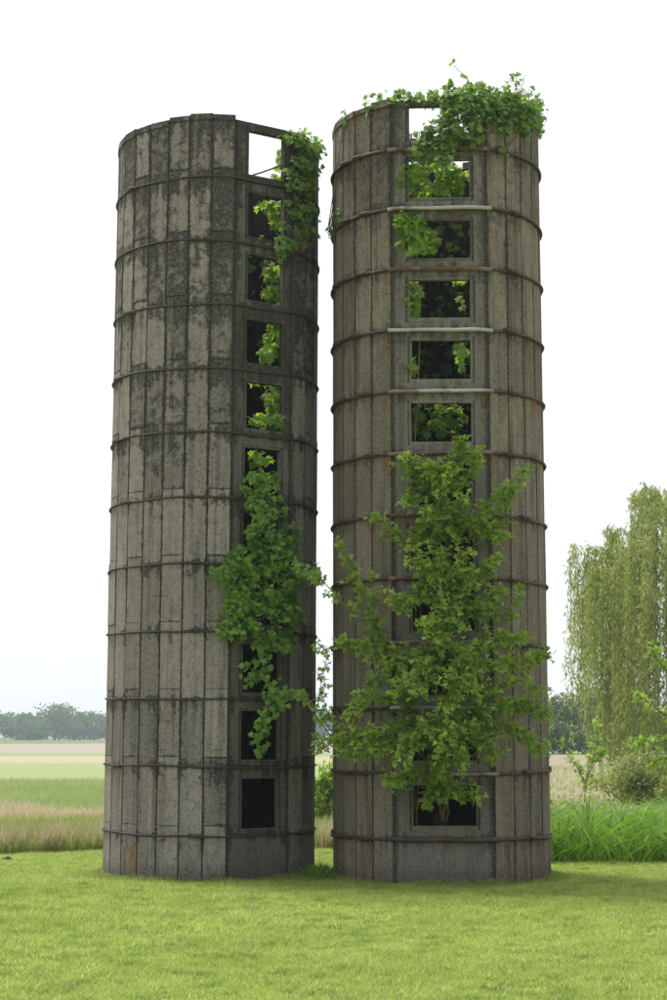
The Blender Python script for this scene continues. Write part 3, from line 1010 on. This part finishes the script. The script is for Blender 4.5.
def boxelder():
    base = np.array((1.40, 23.75, 0.0))
    root = tag(link('young_tree', None, loc=tuple(base)), 'bright green young tree growing out of the lower windows of the right silo', 'tree')
    g = Geo()
    tr = [base, (1.42, 23.72, 1.2), (1.46, 23.66, 2.4), (1.48, 23.62, 3.6), (1.5, 23.6, 4.6), (1.52, 23.6, 5.2)]
    g.tube(tr, (.05, .045, .04, .035, .028, .016), 8)
    link('trunk', g.mesh('trunk', True), bark('dark_young_bark', (0.035, 0.026, 0.02), (0.075, 0.058, 0.045)), root).location = -base
    # limbs: (exit window row, then waypoints x, y, depth), twigs, twig length
    W = 22.98
    limbs = [
        (6, [(455, 480, 22.75), (461, 443, 22.7)], 16, .26), (6, [(428, 480, 22.7), (405, 462, 22.7)], 20, .30), (6, [(420, 490, 22.75), (408, 500, 22.7)], 14, .28),
        (6, [(452, 490, 22.65), (470, 470, 22.6), (478, 455, 22.6)], 16, .24),
        (5, [(470, 540, 22.6), (490, 500, 22.6), (508, 486, 22.65)], 14, .20), (5, [(476, 545, 22.6), (502, 520, 22.65), (514, 490, 22.7), (526, 466, 22.8)], 16, .17),
        (5, [(442, 520, 22.5), (440, 490, 22.5), (448, 470, 22.5)], 24, .32), (5, [(425, 530, 22.6), (412, 545, 22.6)], 20, .28), (5, [(455, 530, 22.5), (475, 525, 22.5), (500, 535, 22.6)], 20, .26),
        (5, [(415, 540, 22.7), (395, 540, 22.7), (376, 516, 22.7)], 11, .18), (4, [(440, 580, 22.45), (440, 555, 22.4)], 24, .34), (4, [(425, 590, 22.5), (402, 605, 22.5), (396, 598, 22.5)], 20, .28),
        (4, [(460, 590, 22.45), (480, 575, 22.5), (496, 560, 22.6)], 20, .26), (4, [(470, 605, 22.5), (500, 595, 22.55)], 20, .26), (4, [(450, 605, 22.35), (455, 620, 22.3)], 24, .34),
        (4, [(480, 610, 22.6), (510, 620, 22.7), (520, 600, 22.8), (518, 585, 22.85)], 13, .16), (3, [(440, 650, 22.35), (432, 625, 22.3)], 28, .36), (3, [(470, 650, 22.4), (500, 640, 22.5), (522, 635, 22.6)], 26, .28),
        (3, [(465, 665, 22.3), (500, 665, 22.4), (530, 665, 22.6), (542, 655, 22.7)], 28, .24), (3, [(410, 655, 22.5), (385, 668, 22.5), (360, 690, 22.5)], 24, .28), (3, [(400, 660, 22.6), (375, 650, 22.6), (345, 642, 22.7)], 24, .28),
        (3, [(385, 650, 22.7), (365, 600, 22.75), (350, 560, 22.8), (343, 548, 22.85)], 20, .24), (3, [(380, 640, 22.75), (372, 600, 22.8), (374, 575, 22.8)], 14, .20), (3, [(430, 670, 22.2), (420, 690, 22.1)], 28, .36),
        (2, [(450, 700, 22.15), (455, 680, 22.0)], 30, .38), (2, [(480, 700, 22.3), (520, 700, 22.4), (548, 712, 22.6)], 28, .27), (2, [(480, 715, 22.3), (515, 728, 22.4), (540, 748, 22.5)], 28, .28), (2, [(485, 690, 22.4), (520, 680, 22.5), (540, 690, 22.6)], 22, .26),
        (2, [(400, 700, 22.4), (370, 700, 22.5), (345, 712, 22.6)], 24, .28), (2, [(400, 720, 22.4), (365, 735, 22.4), (340, 748, 22.5), (320, 742, 22.6)], 30, .27), (2, [(410, 735, 22.3), (380, 750, 22.3), (340, 752, 22.4)], 26, .27),
        (2, [(440, 720, 22.0), (440, 745, 21.95)], 30, .36), (2, [(470, 730, 22.15), (490, 750, 22.2)], 28, .34), (2, [(420, 730, 22.1), (405, 760, 22.1)], 28, .32), (2, [(455, 735, 22.0), (460, 765, 22.0)], 24, .32),
        (1, [(430, 765, 22.4), (410, 775, 22.4), (388, 782, 22.5)], 18, .22), (1, [(430, 785, 22.5), (425, 800, 22.45)], 13, .22), (1, [(450, 785, 22.6), (465, 795, 22.55), (477, 795, 22.6)], 13, .18), (1, [(440, 775, 22.3), (440, 760, 22.2)], 22, .3),
        (6, [(440, 485, 22.55), (436, 470, 22.5)], 20, .28), (5, [(435, 530, 22.45), (430, 515, 22.4)], 24, .32), (5, [(455, 525, 22.45), (462, 500, 22.4)], 22, .3), (4, [(430, 570, 22.4), (420, 560, 22.35)], 24, .32), (4, [(455, 575, 22.4), (465, 555, 22.35)], 22, .32),
        (4, [(440, 600, 22.3), (440, 640, 22.2)], 24, .34), (3, [(455, 650, 22.2), (470, 690, 22.1)], 26, .34), (3, [(430, 660, 22.25), (400, 690, 22.2)], 26, .32),
        (3, [(370, 640, 22.7), (340, 600, 22.8), (322, 580, 22.9), (310, 572, 22.9)], 9, .16),
        (2, [(360, 740, 22.5), (330, 720, 22.6), (320, 690, 22.75), (326, 660, 22.85)], 13, .18), (2, [(330, 730, 22.6), (310, 700, 22.8), (296, 692, 22.9)], 11, .15), (2, [(330, 735, 22.6), (318, 720, 22.7), (312, 735, 22.75)], 8, .15),
        (3, [(345, 640, 22.7), (325, 650, 22.8), (314, 640, 22.9)], 8, .15),
    ]
    for (row, way, nt_, tl) in limbs:
        lv = Leaves(T_COMPOUND)
        g = Geo()
        z = zs_r[row] + .44
        x0 = 1.48 + rng.uniform(-.25, .25)
        first = P(*way[0])
        start = np.array((1.48, 23.62, z - .5))
        exitp = np.array((np.clip(x0 * .6 + first[0] * .4, 1.12, 1.84), W, z + rng.uniform(-.15, .15)))
        pts = [start, exitp] + [P(*w_) for w_ in way]
        # leaves only on the outer run
        g.tube(np.array(pts[:3]), (.022, .017, .013), 6)
        limb_with_leaves(lv, pts[1:], .012, int(nt_ * 1.35), tl * 1.05, 10, .092, .32 if abs(first[0] - 1.5) < .45 else .12, g)
        lo = link('limb', g.mesh('limb'), M_TWIG, root)
        lo.location = -base
        fo = link('foliage', lv.mesh('foliage'), M_TREE, lo)
        fo['kind'] = 'stuff'
    return root


boxelder()


def sapling(name, label, base, limbs, size, mat, twl=.2, per=5, ntw=8, r0=.012, group='young saplings beside the field'):
    root = tag(link(name, None, loc=tuple(base)), label, 'sapling', group)
    lv, g = Leaves(T_COMPOUND), Geo()
    for l in limbs:
        limb_with_leaves(lv, l, r0, ntw, twl, per, size, .3, g, droop=.1)
    o = link('stem', g.mesh('stem'), M_TWIG, root)
    o.location = -np.asarray(base)
    f = link('foliage', lv.mesh('foliage'), mat, root, kind='stuff')
    f.location = -np.asarray(base)


b = P(579, 815, 31.0)
b[2] = GZ
sapling('sapling', 'thin upright sapling with few pale leaves in front of the stony field', b,
        [[b, P(586, 783, 31), P(592, 745, 31.0)], [P(586, 783, 31), P(598, 740, 31.1), P(596, 724, 31.1)], [P(586, 785, 31), P(576, 765, 31), P(571, 760, 31)], [P(588, 775, 31), P(603, 750, 31)]], .12, M_TREE_Y, .17, 4, 9, .008)
b = P(545, 800, 27.5)
b[2] = GZ
sapling('sapling', 'pale leafy sprig reaching out behind the right edge of the right silo', b,
        [[b, b + (0, 0, 1.2), P(548, 745, 27.3), P(558, 743, 27.2), P(569, 750, 27.2)], [b + (0, 0, 1.3), P(543, 690, 27.3)]], .11, M_TREE_Y, .15, 6, 14, .010)
b = np.array((6.9, 25.4, 0.0))
def PR(x, y):
    return P(x, y, 26.0 + (667 - x) * .004)
sapling('young_tree', 'yellow green young tree leaning in from the right edge before the willow', b,
        [[b, b + (0.0, .2, 1.6), PR(690, 730), PR(665, 715), PR(645, 700), PR(634, 694)], [b + (0, .2, 1.6), PR(700, 745), PR(668, 740), PR(645, 745), PR(632, 743)],
         [b + (0, .2, 1.8), PR(700, 700), PR(668, 672), PR(655, 658), PR(652, 646)], [b + (0, .2, 1.2), PR(700, 770), PR(670, 757), PR(648, 762)], [b + (0, .2, 2.2), PR(710, 640), PR(690, 600)],
         [b + (0, .2, 2.0), PR(720, 660), PR(740, 600)], [b, b + (.3, .2, 2.0), PR(730, 620)]], .10, M_TREE_Y, .20, 7, 34, .016)
b = P(326, 792, 33.0)
b[2] = GZ
sapling('shrub', 'pale small shrub seen through the slit between the two silos', b,
        [[b, b + (.05, 0, .6), P(328, 775, 33)], [b, b + (-.1, 0, .5), P(322, 782, 33)], [b, b + (.25, 0, .6), P(336, 778, 33)], [b, b + (.1, .1, .7), P(332, 765, 33)], [b, b + (-.3, .1, .7), P(316, 785, 33)]], .13, M_TREE_Y, .35, 8, 20, .01)
# sapling in the gap, close by the slit (light tuft at the right silo's left edge)


# ------------------------------------------------------------------ willow
def willow():
    base = np.array((11.75, 52.0, 0.0))
    root = tag(link('willow_tree', None, loc=tuple(base)), 'large weeping willow with hanging pale green strands at the right edge', 'tree')
    g = Geo()
    g.tube([base, base + (.1, 0, 1.5), base + (-.1, .1, 3.2), base + (0.05, 0, 5.2)], (.42, .34, .30, .22), 9)
    link('trunk', g.mesh('trunk', True), M_BARK, root).location = -base
    R, top = 4.6, 10.9
    lv = Leaves(T_NARROW)
    gs = Geo()
    for k in range(11):
        a = k / 11 * 2 * math.pi + rng.uniform(-.2, .2)
        rr = R * rng.uniform(.30, .55)
        zt = top - 2.6 - 2.4 * (rr / R) ** 2
        gg = Geo()
        ca, sa = math.cos(a), math.sin(a)
        gg.tube([base + (0, 0, 4.4), base + (ca * rr * .35, sa * rr * .35, 4.4 + (zt - 4.4) * .7), base + (ca * rr * .7, sa * rr * .7, zt), base + (ca * rr, sa * rr, zt - .2)], (.13, .09, .05, .02), 6)
        link('limb', gg.mesh('limb', True), M_BARK, root).location = -base
    n = 900
    cl = []
    for k in range(52):
        a = rng.random() * 2 * math.pi
        u = rng.random() ** .5
        lump = 1 + .15 * math.sin(3 * a + 1.2) + .10 * math.sin(7 * a + .4)
        cl.append((a, u, lump, top * (1 - .45 * u ** 2.0) + rng.uniform(-2.4, .9)))
    for k in range(n):
        a, u, lump, zc = cl[int(rng.integers(0, len(cl)))]
        a = a + rng.normal() * .075 / max(u, .3)
        u = min(1.02, max(.03, u + rng.normal() * .05))
        r = R * u * lump
        z0 = zc - abs(rng.normal()) * .45
        ca, sa = math.cos(a), math.sin(a)
        inner = base + (ca * r * .90, sa * r * .90, z0 - .28)
        p0 = base + (ca * r, sa * r, z0)
        zend = max(.35, rng.choice((rng.uniform(.3, 1.4), rng.uniform(.6, 2.6), rng.uniform(2, 4.5), z0 - rng.uniform(1.0, 3.0))))
        if u > .82:
            zend = max(zend, rng.uniform(1.6, 5))
        if zend > z0 - .5:
            zend = z0 - .8
        m = 9
        tt = np.linspace(0, 1, m)
        sway = rng.normal(size=2) * .10
        pts = np.stack([p0[0] + ca * .16 * np.sin(tt * 1.5) + sway[0] * tt, p0[1] + sa * .16 * np.sin(tt * 1.5) + sway[1] * tt, z0 + .12 * np.sin(tt * 3.1) * (tt < .3) + (zend - z0) * tt ** 1.15], -1)
        pts = np.concatenate([[inner], pts])
        gs.tube(pts, np.linspace(.006, .003, len(pts)), 3)
        nl = int((z0 - zend) * 30) + 12
        s = rng.random(nl) * (len(pts) - 1.001)
        i = s.astype(int)
        w_ = (s - i)[:, None]
        q = pts[i] * (1 - w_) + pts[i + 1] * w_ + rng.normal(size=(nl, 3)) * .05
        lv.add(q, np.array((0, 0, -.9)) + rng.normal(size=(nl, 3)) * .42, rng.normal(size=(nl, 3)) + (0, -.4, .3), rng.uniform(.11, .24, nl))
    st = link('hanging_shoots', gs.mesh('hanging_shoots'), M_TWIG, root, kind='stuff')
    st.location = -base
    f = link('foliage', lv.mesh('foliage'), M_WILLOW, root, kind='stuff')
    f.location = -base


willow()


# brush at the foot of the willow
def brush(name, label, centre, rad, h, n, mat, size, cat='shrub'):
    lv, g = Leaves(T_DIAMOND), Geo()
    for k in range(26):
        a, r = rng.random() * 6.28, math.sqrt(rng.random())
        tip = np.array((centre[0] + rad[0] * r * math.cos(a), centre[1] + rad[1] * r * math.sin(a), h * rng.uniform(.55, 1.05) * (1 - .45 * r * r)))
        b0 = np.array((centre[0] + rad[0] * r * .35 * math.cos(a), centre[1] + rad[1] * r * .35 * math.sin(a), 0))
        mid = (b0 + tip) / 2 + (0, 0, .12)
        g.tube([b0, mid, tip], (.012, .008, .003), 4)
        m = n // 26
        u = rng.random(m)[:, None] ** .7
        q = np.where(u < .5, b0 + (mid - b0) * u * 2, mid + (tip - mid) * (u - .5) * 2) + rng.normal(size=(m, 3)) * (.16, .16, .14)
        q[:, 2] = np.maximum(q[:, 2], .03)
        lv.add(q, rng.normal(size=(m, 3)) + (0, 0, .1), rng.normal(size=(m, 3)) * .6 + (0, -.3, .7), size * rng.uniform(.6, 1.2, m))
    root = tag(link(name, None, loc=(centre[0], centre[1], 0)), label, cat)
    o = link('stem', g.mesh('stem'), M_TWIG, root)
    o.location = (-centre[0], -centre[1], 0)
    o = link('foliage', lv.mesh('foliage'), mat, root, kind='stuff')
    o.location = (-centre[0], -centre[1], 0)


brush('shrub', 'pale scrubby shrub spreading at the left foot of the willow', (8.9, 49.5), (1.9, 1.3), 1.25, 4200, M_WILLOW, .15)
brush('shrub', 'low green shrub at the foot of the willow near the frame edge', (10.8, 47.5), (2.2, 1.4), 1.2, 4200, M_ROUGH, .15)


# ------------------------------------------------------------------ woods far off
def crown(lv, c, w, h, n, size, lobes=7, zlow=.18):
    ls = []
    for k in range(lobes):
        a, r = rng.random() * 6.28, rng.random() ** .5 * .55
        z = rng.uniform(zlow + .12, .82)
        rr = (.42 - .22 * abs(z - .45)) * rng.uniform(.75, 1.1)
        ls.append((c[0] + w * r * .9 * math.cos(a) * (1.1 - z * .6), c[1] + w * r * .9 * math.sin(a) * (1.1 - z * .6), c[2] + h * z, rr * w, rr * h * .62))
    per = n // lobes
    for (x, y, z, rx, rz) in ls:
        u = nrm(rng.normal(size=(per, 3))) * (rng.random((per, 1)) ** .35)
        q = np.array((x, y, z)) + u * (rx, rx, rz)
        q[:, 2] = np.clip(q[:, 2], c[2] + h * .05, None)
        lv.add(q, rng.normal(size=(per, 3)), u * .6 + rng.normal(size=(per, 3)) * .5 + (0, 0, .35), size * rng.uniform(.5, 1.3, per))


def tree(label, c, w, h, n, size, mat=None, lobes=8, group='trees of the far hedgerow'):
    root = tag(link('hedgerow_tree', None, loc=tuple(c)), label, 'tree', group)
    g = Geo()
    g.tube([(0, 0, 0), (.05 * w, 0, h * .3), (0, 0, h * .62)], (w * .035, w * .028, w * .012), 7)
    for k in range(5):
        a = k * 1.26 + rng.random()
        z = h * rng.uniform(.3, .5)
        g.tube([(0.03 * w, 0, z), (math.cos(a) * w * .2, math.sin(a) * w * .2, z + h * .14), (math.cos(a) * w * .34, math.sin(a) * w * .34, z + h * .3)], (w * .016, w * .01, w * .004), 5)
    link('trunk', g.mesh('trunk'), M_BARK, root)
    lv = Leaves(T_DIAMOND)
    crown(lv, (0, 0, 0), w, h, n, size, lobes)
    link('crown', lv.mesh('crown'), mat or M_FAR, root, kind='stuff')


def XY(px, Y):
    return ((px - 333.5) / F_PX * Y * 1.0, Y, 0.0)


tree('tallest round tree standing out of the far wood at the left', XY(57, 660), 16.5, 15.2, 3000, 1.0, lobes=13)
tree('smaller dark tree left of the tallest one before the far wood', XY(30, 665), 11.0, 10.6, 1800, 1.0)
tree('tree with a broad crown close to the right edge of the right silo', XY(561, 182), 4.6, 6.6, 2600, .42, lobes=11)
tree('open crowned tree between the right silo and the willow', XY(587, 184), 5.4, 7.6, 3200, .42, lobes=12)
tree('tree rising mostly behind the willow on the far hedgerow', XY(622, 184), 5.6, 7.0, 2600, .45, lobes=11)
tree('far hedgerow tree mostly hidden by the right silo', XY(533, 186), 5.0, 6.4, 2000, .45)
# low bushes along the hedgerow and the wood behind the left field
lv = Leaves(T_DIAMOND)
for k in range(70):
    x = 14 + k * .62
    crown(lv, (x + rng.normal() * .3, 178 + rng.normal() * 1.2, 0), 2.6, rng.uniform(3.0, 4.3), 520, .40, 4, 0.02)
link('hedgerow', lv.mesh('hedgerow'), M_FAR, kind='stuff')
tag(bpy.data.objects['hedgerow'], 'dense dark hedgerow bushes under the trees right of the silos', 'hedge')
lv = Leaves(T_DIAMOND)
for k in range(215):
    x = -260 + k * 2.1
    hgt = rng.uniform(9.0, 10.8) if x < -10 else rng.uniform(11, 13)
    crown(lv, (x + rng.normal() * .8, 690 + rng.normal() * 6, 0), 11.5, hgt * 1.12, 640, 1.25, 5, 0.03)
wood = link('woodland', lv.mesh('woodland'), M_FAR, kind='stuff')
tag(wood, 'hazy far wood closing the field behind the silos', 'woodland')


# ------------------------------------------------------------------ grass
def blades(name, xs, ys, hts, wds, mat, lean=.35, segs=1, label=None, cat=None, bend=.4, rnd=None, z0=None):
    n = len(xs)
    a = rng.random(n) * 2 * math.pi
    side = np.stack([np.cos(a), np.sin(a), np.zeros(n)], -1)
    b_ = rng.random(n) * 2 * math.pi
    ln = np.stack([np.cos(b_), np.sin(b_), np.zeros(n)], -1) * (rng.random(n) * lean)[:, None]
    base = np.stack([xs, ys, np.full(n, GZ) if z0 is None else z0], -1)
    rows = []
    for i in range(segs):
        t = i / segs
        c = base + hts[:, None] * (ln * (t + bend * t * t * 2) + np.array((0, 0, 1.0)) * (t - bend * .5 * t * t * (rng.random(n)[:, None] * 0 + 1)))
        w = (wds * (1 - .35 * t))[:, None]
        rows.append(c - side * w * .5)
        rows.append(c + side * w * .5)
    t = 1.0
    rows.append(base + hts[:, None] * (ln * (t + bend * 2) + np.array((0, 0, 1.0)) * (t - bend * .5)))
    k = len(rows)
    v = np.stack(rows, 1).reshape(-1, 3)
    f = []
    for i in range(segs - 1):
        q = 2 * i
        f += [(q, q + 1, q + 3), (q, q + 3, q + 2)]
    f.append((k - 3, k - 2, k - 1))
    f = (np.array(f)[None] + (np.arange(n) * k)[:, None, None]).reshape(-1, 3)
    r = np.repeat(rng.random(n) if rnd is None else rnd, k)
    o = link(name, mesh_np(name, v, f, r), mat, kind='stuff')
    if label:
        tag(o, label, cat or 'grass')
    return o


def outside_silos(x, y, pad=0.0):
    return (np.hypot(x - LX, y - LY) > R_OUT + pad) & (np.hypot(x - RX, y - RY) > R_OUT - .05 + pad)


# mown lawn
n = 900000
y = 11.5 + 19.0 * rng.random(n) ** 1.25
x = (rng.random(n) - .5) * (2 * (y * .2 + 2.6))
lim = np.interp(x, (-12, -6, -3, .5, 3, 14), (27.6, 28.6, 30.5, 30.0, 27.0, 27.0))
k = (y < lim) & outside_silos(x, y)
x, y = x[k], y[k]
patch = .5 + .5 * np.sin(x * 2.1 + np.sin(y * 1.3) * 2) * np.sin(y * 1.7 + np.cos(x * 1.1) * 2)
blades('lawn_grass', x, y, rng.uniform(.02, .065, len(x)) * (.65 + .75 * patch), rng.uniform(.006, .013, len(x)), M_LAWN, .9, 1, 'mown bright green lawn grass in front of the silos')
n = 2600
ty = 11.5 + 18.0 * rng.random(n) ** 1.2
tx = (rng.random(n) - .5) * (2 * (ty * .2 + 1.2))
k = (np.sin(tx * 1.9 + 1) * np.sin(ty * 1.1 + tx) + rng.normal(size=n) * .5 > .1) & (ty < 26.3) & outside_silos(tx, ty, .1)
tx, ty = tx[k], ty[k]
m = 34
x = np.repeat(tx, m) + rng.normal(size=len(tx) * m) * .035
y = np.repeat(ty, m) + rng.normal(size=len(tx) * m) * .035
k = outside_silos(x, y)
x, y = x[k], y[k]
blades('lawn_tufts', x, y, rng.uniform(.04, .095, len(x)), rng.uniform(.005, .010, len(x)), M_LAWN, .8, 2, 'scattered longer tufts standing up in the mown lawn')
# longer fringe at the silo feet
n = 26000
a = rng.random(n) * 2 * math.pi
c = rng.random(n) < .5
r = R_OUT + .0 + rng.random(n) ** 2 * .30
x = np.where(c, LX, RX) + np.sin(a) * r
y = np.where(c, LY, RY) - np.cos(a) * r
k = outside_silos(x, y, .005)
x, y, r = x[k], y[k], r[k]
hh = rng.uniform(.03, .13, len(x)) * (1.1 - (r - R_OUT) * 2) * (.55 + .7 * (.5 + .5 * np.sin(x * 5 + 1) * np.sin(x * 1.9)))
blades('fringe_grass', x, y, hh, rng.uniform(.006, .012, len(x)), M_ROUGH, .7, 2, 'longer uncut grass fringe round the feet of the silos')
# weeds in the slit between the silos
n = 380
x, y = rng.normal(-.16, .10, n), rng.normal(24.1, .25, n)
k = outside_silos(x, y)
x, y = x[k], y[k]
blades('weed_tuft', x, y, rng.uniform(.08, .30, len(x)), rng.uniform(.010, .022, len(x)), M_REED, .8, 3, 'tuft of weeds in the slit between the two silos', 'weeds')


def lim_f(x):
    return np.interp(x, (-12, -6, -3, .5, 3, 14), (27.6, 28.6, 30.5, 30.0, 27.0, 27.0))


# rough green strip at the left, with dry stalks
n = 60000
x = rng.uniform(-14, 3.2, n)
y = lim_f(x) + .25 * np.sin(x * 3.1) * np.sin(x * 1.3) + rng.random(n) ** 1.3 * 5.0
hh = rng.uniform(.35, .68, n) * np.clip(.55 + (y - lim_f(x)) * .6, .5, 1.0)
blades('rough_grass', x, y, hh, rng.uniform(.006, .014, n), M_ROUGH, .35, 3, 'unmown green grass strip at the field edge left of the silos')
n = 24000
cx_ = rng.uniform(-14, 3, 260)
ci = rng.integers(0, 260, n)
x = cx_[ci] + rng.normal(size=n) * .10
y = lim_f(x) + .05 + rng.random(n) ** 2 * 2.0
blades('dry_stalks', x, y, rng.uniform(.22, .66, n), rng.uniform(.009, .018, n), M_TAN, .25, 2, 'upright dry straw stalks along the mown edge at the left')
n = 85000
y = 31.3 + 9.0 * rng.random(n) ** 1.2 + rng.normal(size=n) * .8
y = np.maximum(y, 31.2)
x = rng.uniform(-1, 1, n) * (y * .2 + 3) * 1.0
k = x < 2.5 + rng.normal(size=n)
x, y = x[k], y[k]
blades('dry_grass', x, y, rng.uniform(.25, .70, len(x)) * (.8 + .4 * np.sin(x * 1.7 + y) * np.sin(x * .6)), rng.uniform(.010, .022, len(x)), M_TAN, .45, 2, 'band of pale dry grass behind the green strip at the left')
n = 90000
y = 39 + 34 * rng.random(n) ** 1.15 + rng.normal(size=n) * 1.5
x = rng.uniform(-1, 1, n) * (y * .2 + 3)
k = (x < 4 + rng.normal(size=n) * 1.5)
x, y = x[k], y[k]
blades('crop_rows', x, y, rng.uniform(.15, .34, len(x)), rng.uniform(.02, .04, len(x)), M_CROP, .4, 1, 'low green crop covering the middle of the left field', 'crop')
# lush tall grass to the right of the right silo
n = 12000
x = rng.uniform(2.4, 15, n)
y = 26.9 + rng.random(n) ** 1.2 * 5.5
cl = .6 + .4 * np.sin(x * 2.3 + y) * np.cos(x * 1.1 - y * 1.7)
blades('tall_grass', x, y, rng.uniform(.50, 1.25, n) * (.66 + .6 * cl) * np.clip(.55 + (y - 26.9) * 1.2, .5, 1), rng.uniform(.014, .038, n), M_REED, .85, 4, 'lush tall green grass bank right of the right silo', bend=.6)
# weeds among stones on the right-hand field
n = 8000
y = rng.uniform(33, 110, n)
x = 5 + rng.random(n) * (y * .22)
blades('field_weeds', x, y, rng.uniform(.08, .26, n), rng.uniform(.02, .05, n), M_ROUGH, .7, 2, 'thin weeds scattered over the stony field right of the silos', 'weeds')
# dark clod at the mown edge
g = Geo()
g.tube([(-.10, 0, .0), (-.06, .01, .015), (.0, .02, .03), (.04, 0, .012), (.10, 0, .0)], (.012, .03, .042, .03, .012), 7)
tag(link('soil_clod', g.mesh('soil_clod', True), M_SOILC, loc=(P(8, 857, 27.5)[0], 27.5, -.04)), 'small dark clod of soil at the mown edge far left', 'clod')

# ------------------------------------------------------------------ haze
g = Geo()
g.box(-1520, 1520, -420, 1520, -1.0, 12.4)
me = g.mesh('haze')
hz = bpy.data.materials.new('haze_air')
hz.use_nodes = True
t = hz.node_tree
t.nodes.clear()
ho = t.nodes.new('ShaderNodeOutputMaterial')
hv = t.nodes.new('ShaderNodeVolumePrincipled')
hv.inputs['Color'].default_value = (0.70, 0.82, 0.90, 1)
hv.inputs['Density'].default_value = 0.00045
hv.inputs['Anisotropy'].default_value = 0.2
t.links.new(hv.outputs['Volume'], ho.inputs['Volume'])
haze = link('haze', me, hz, kind='stuff')
tag(haze, 'thin pale haze over the far field and woods', 'haze')
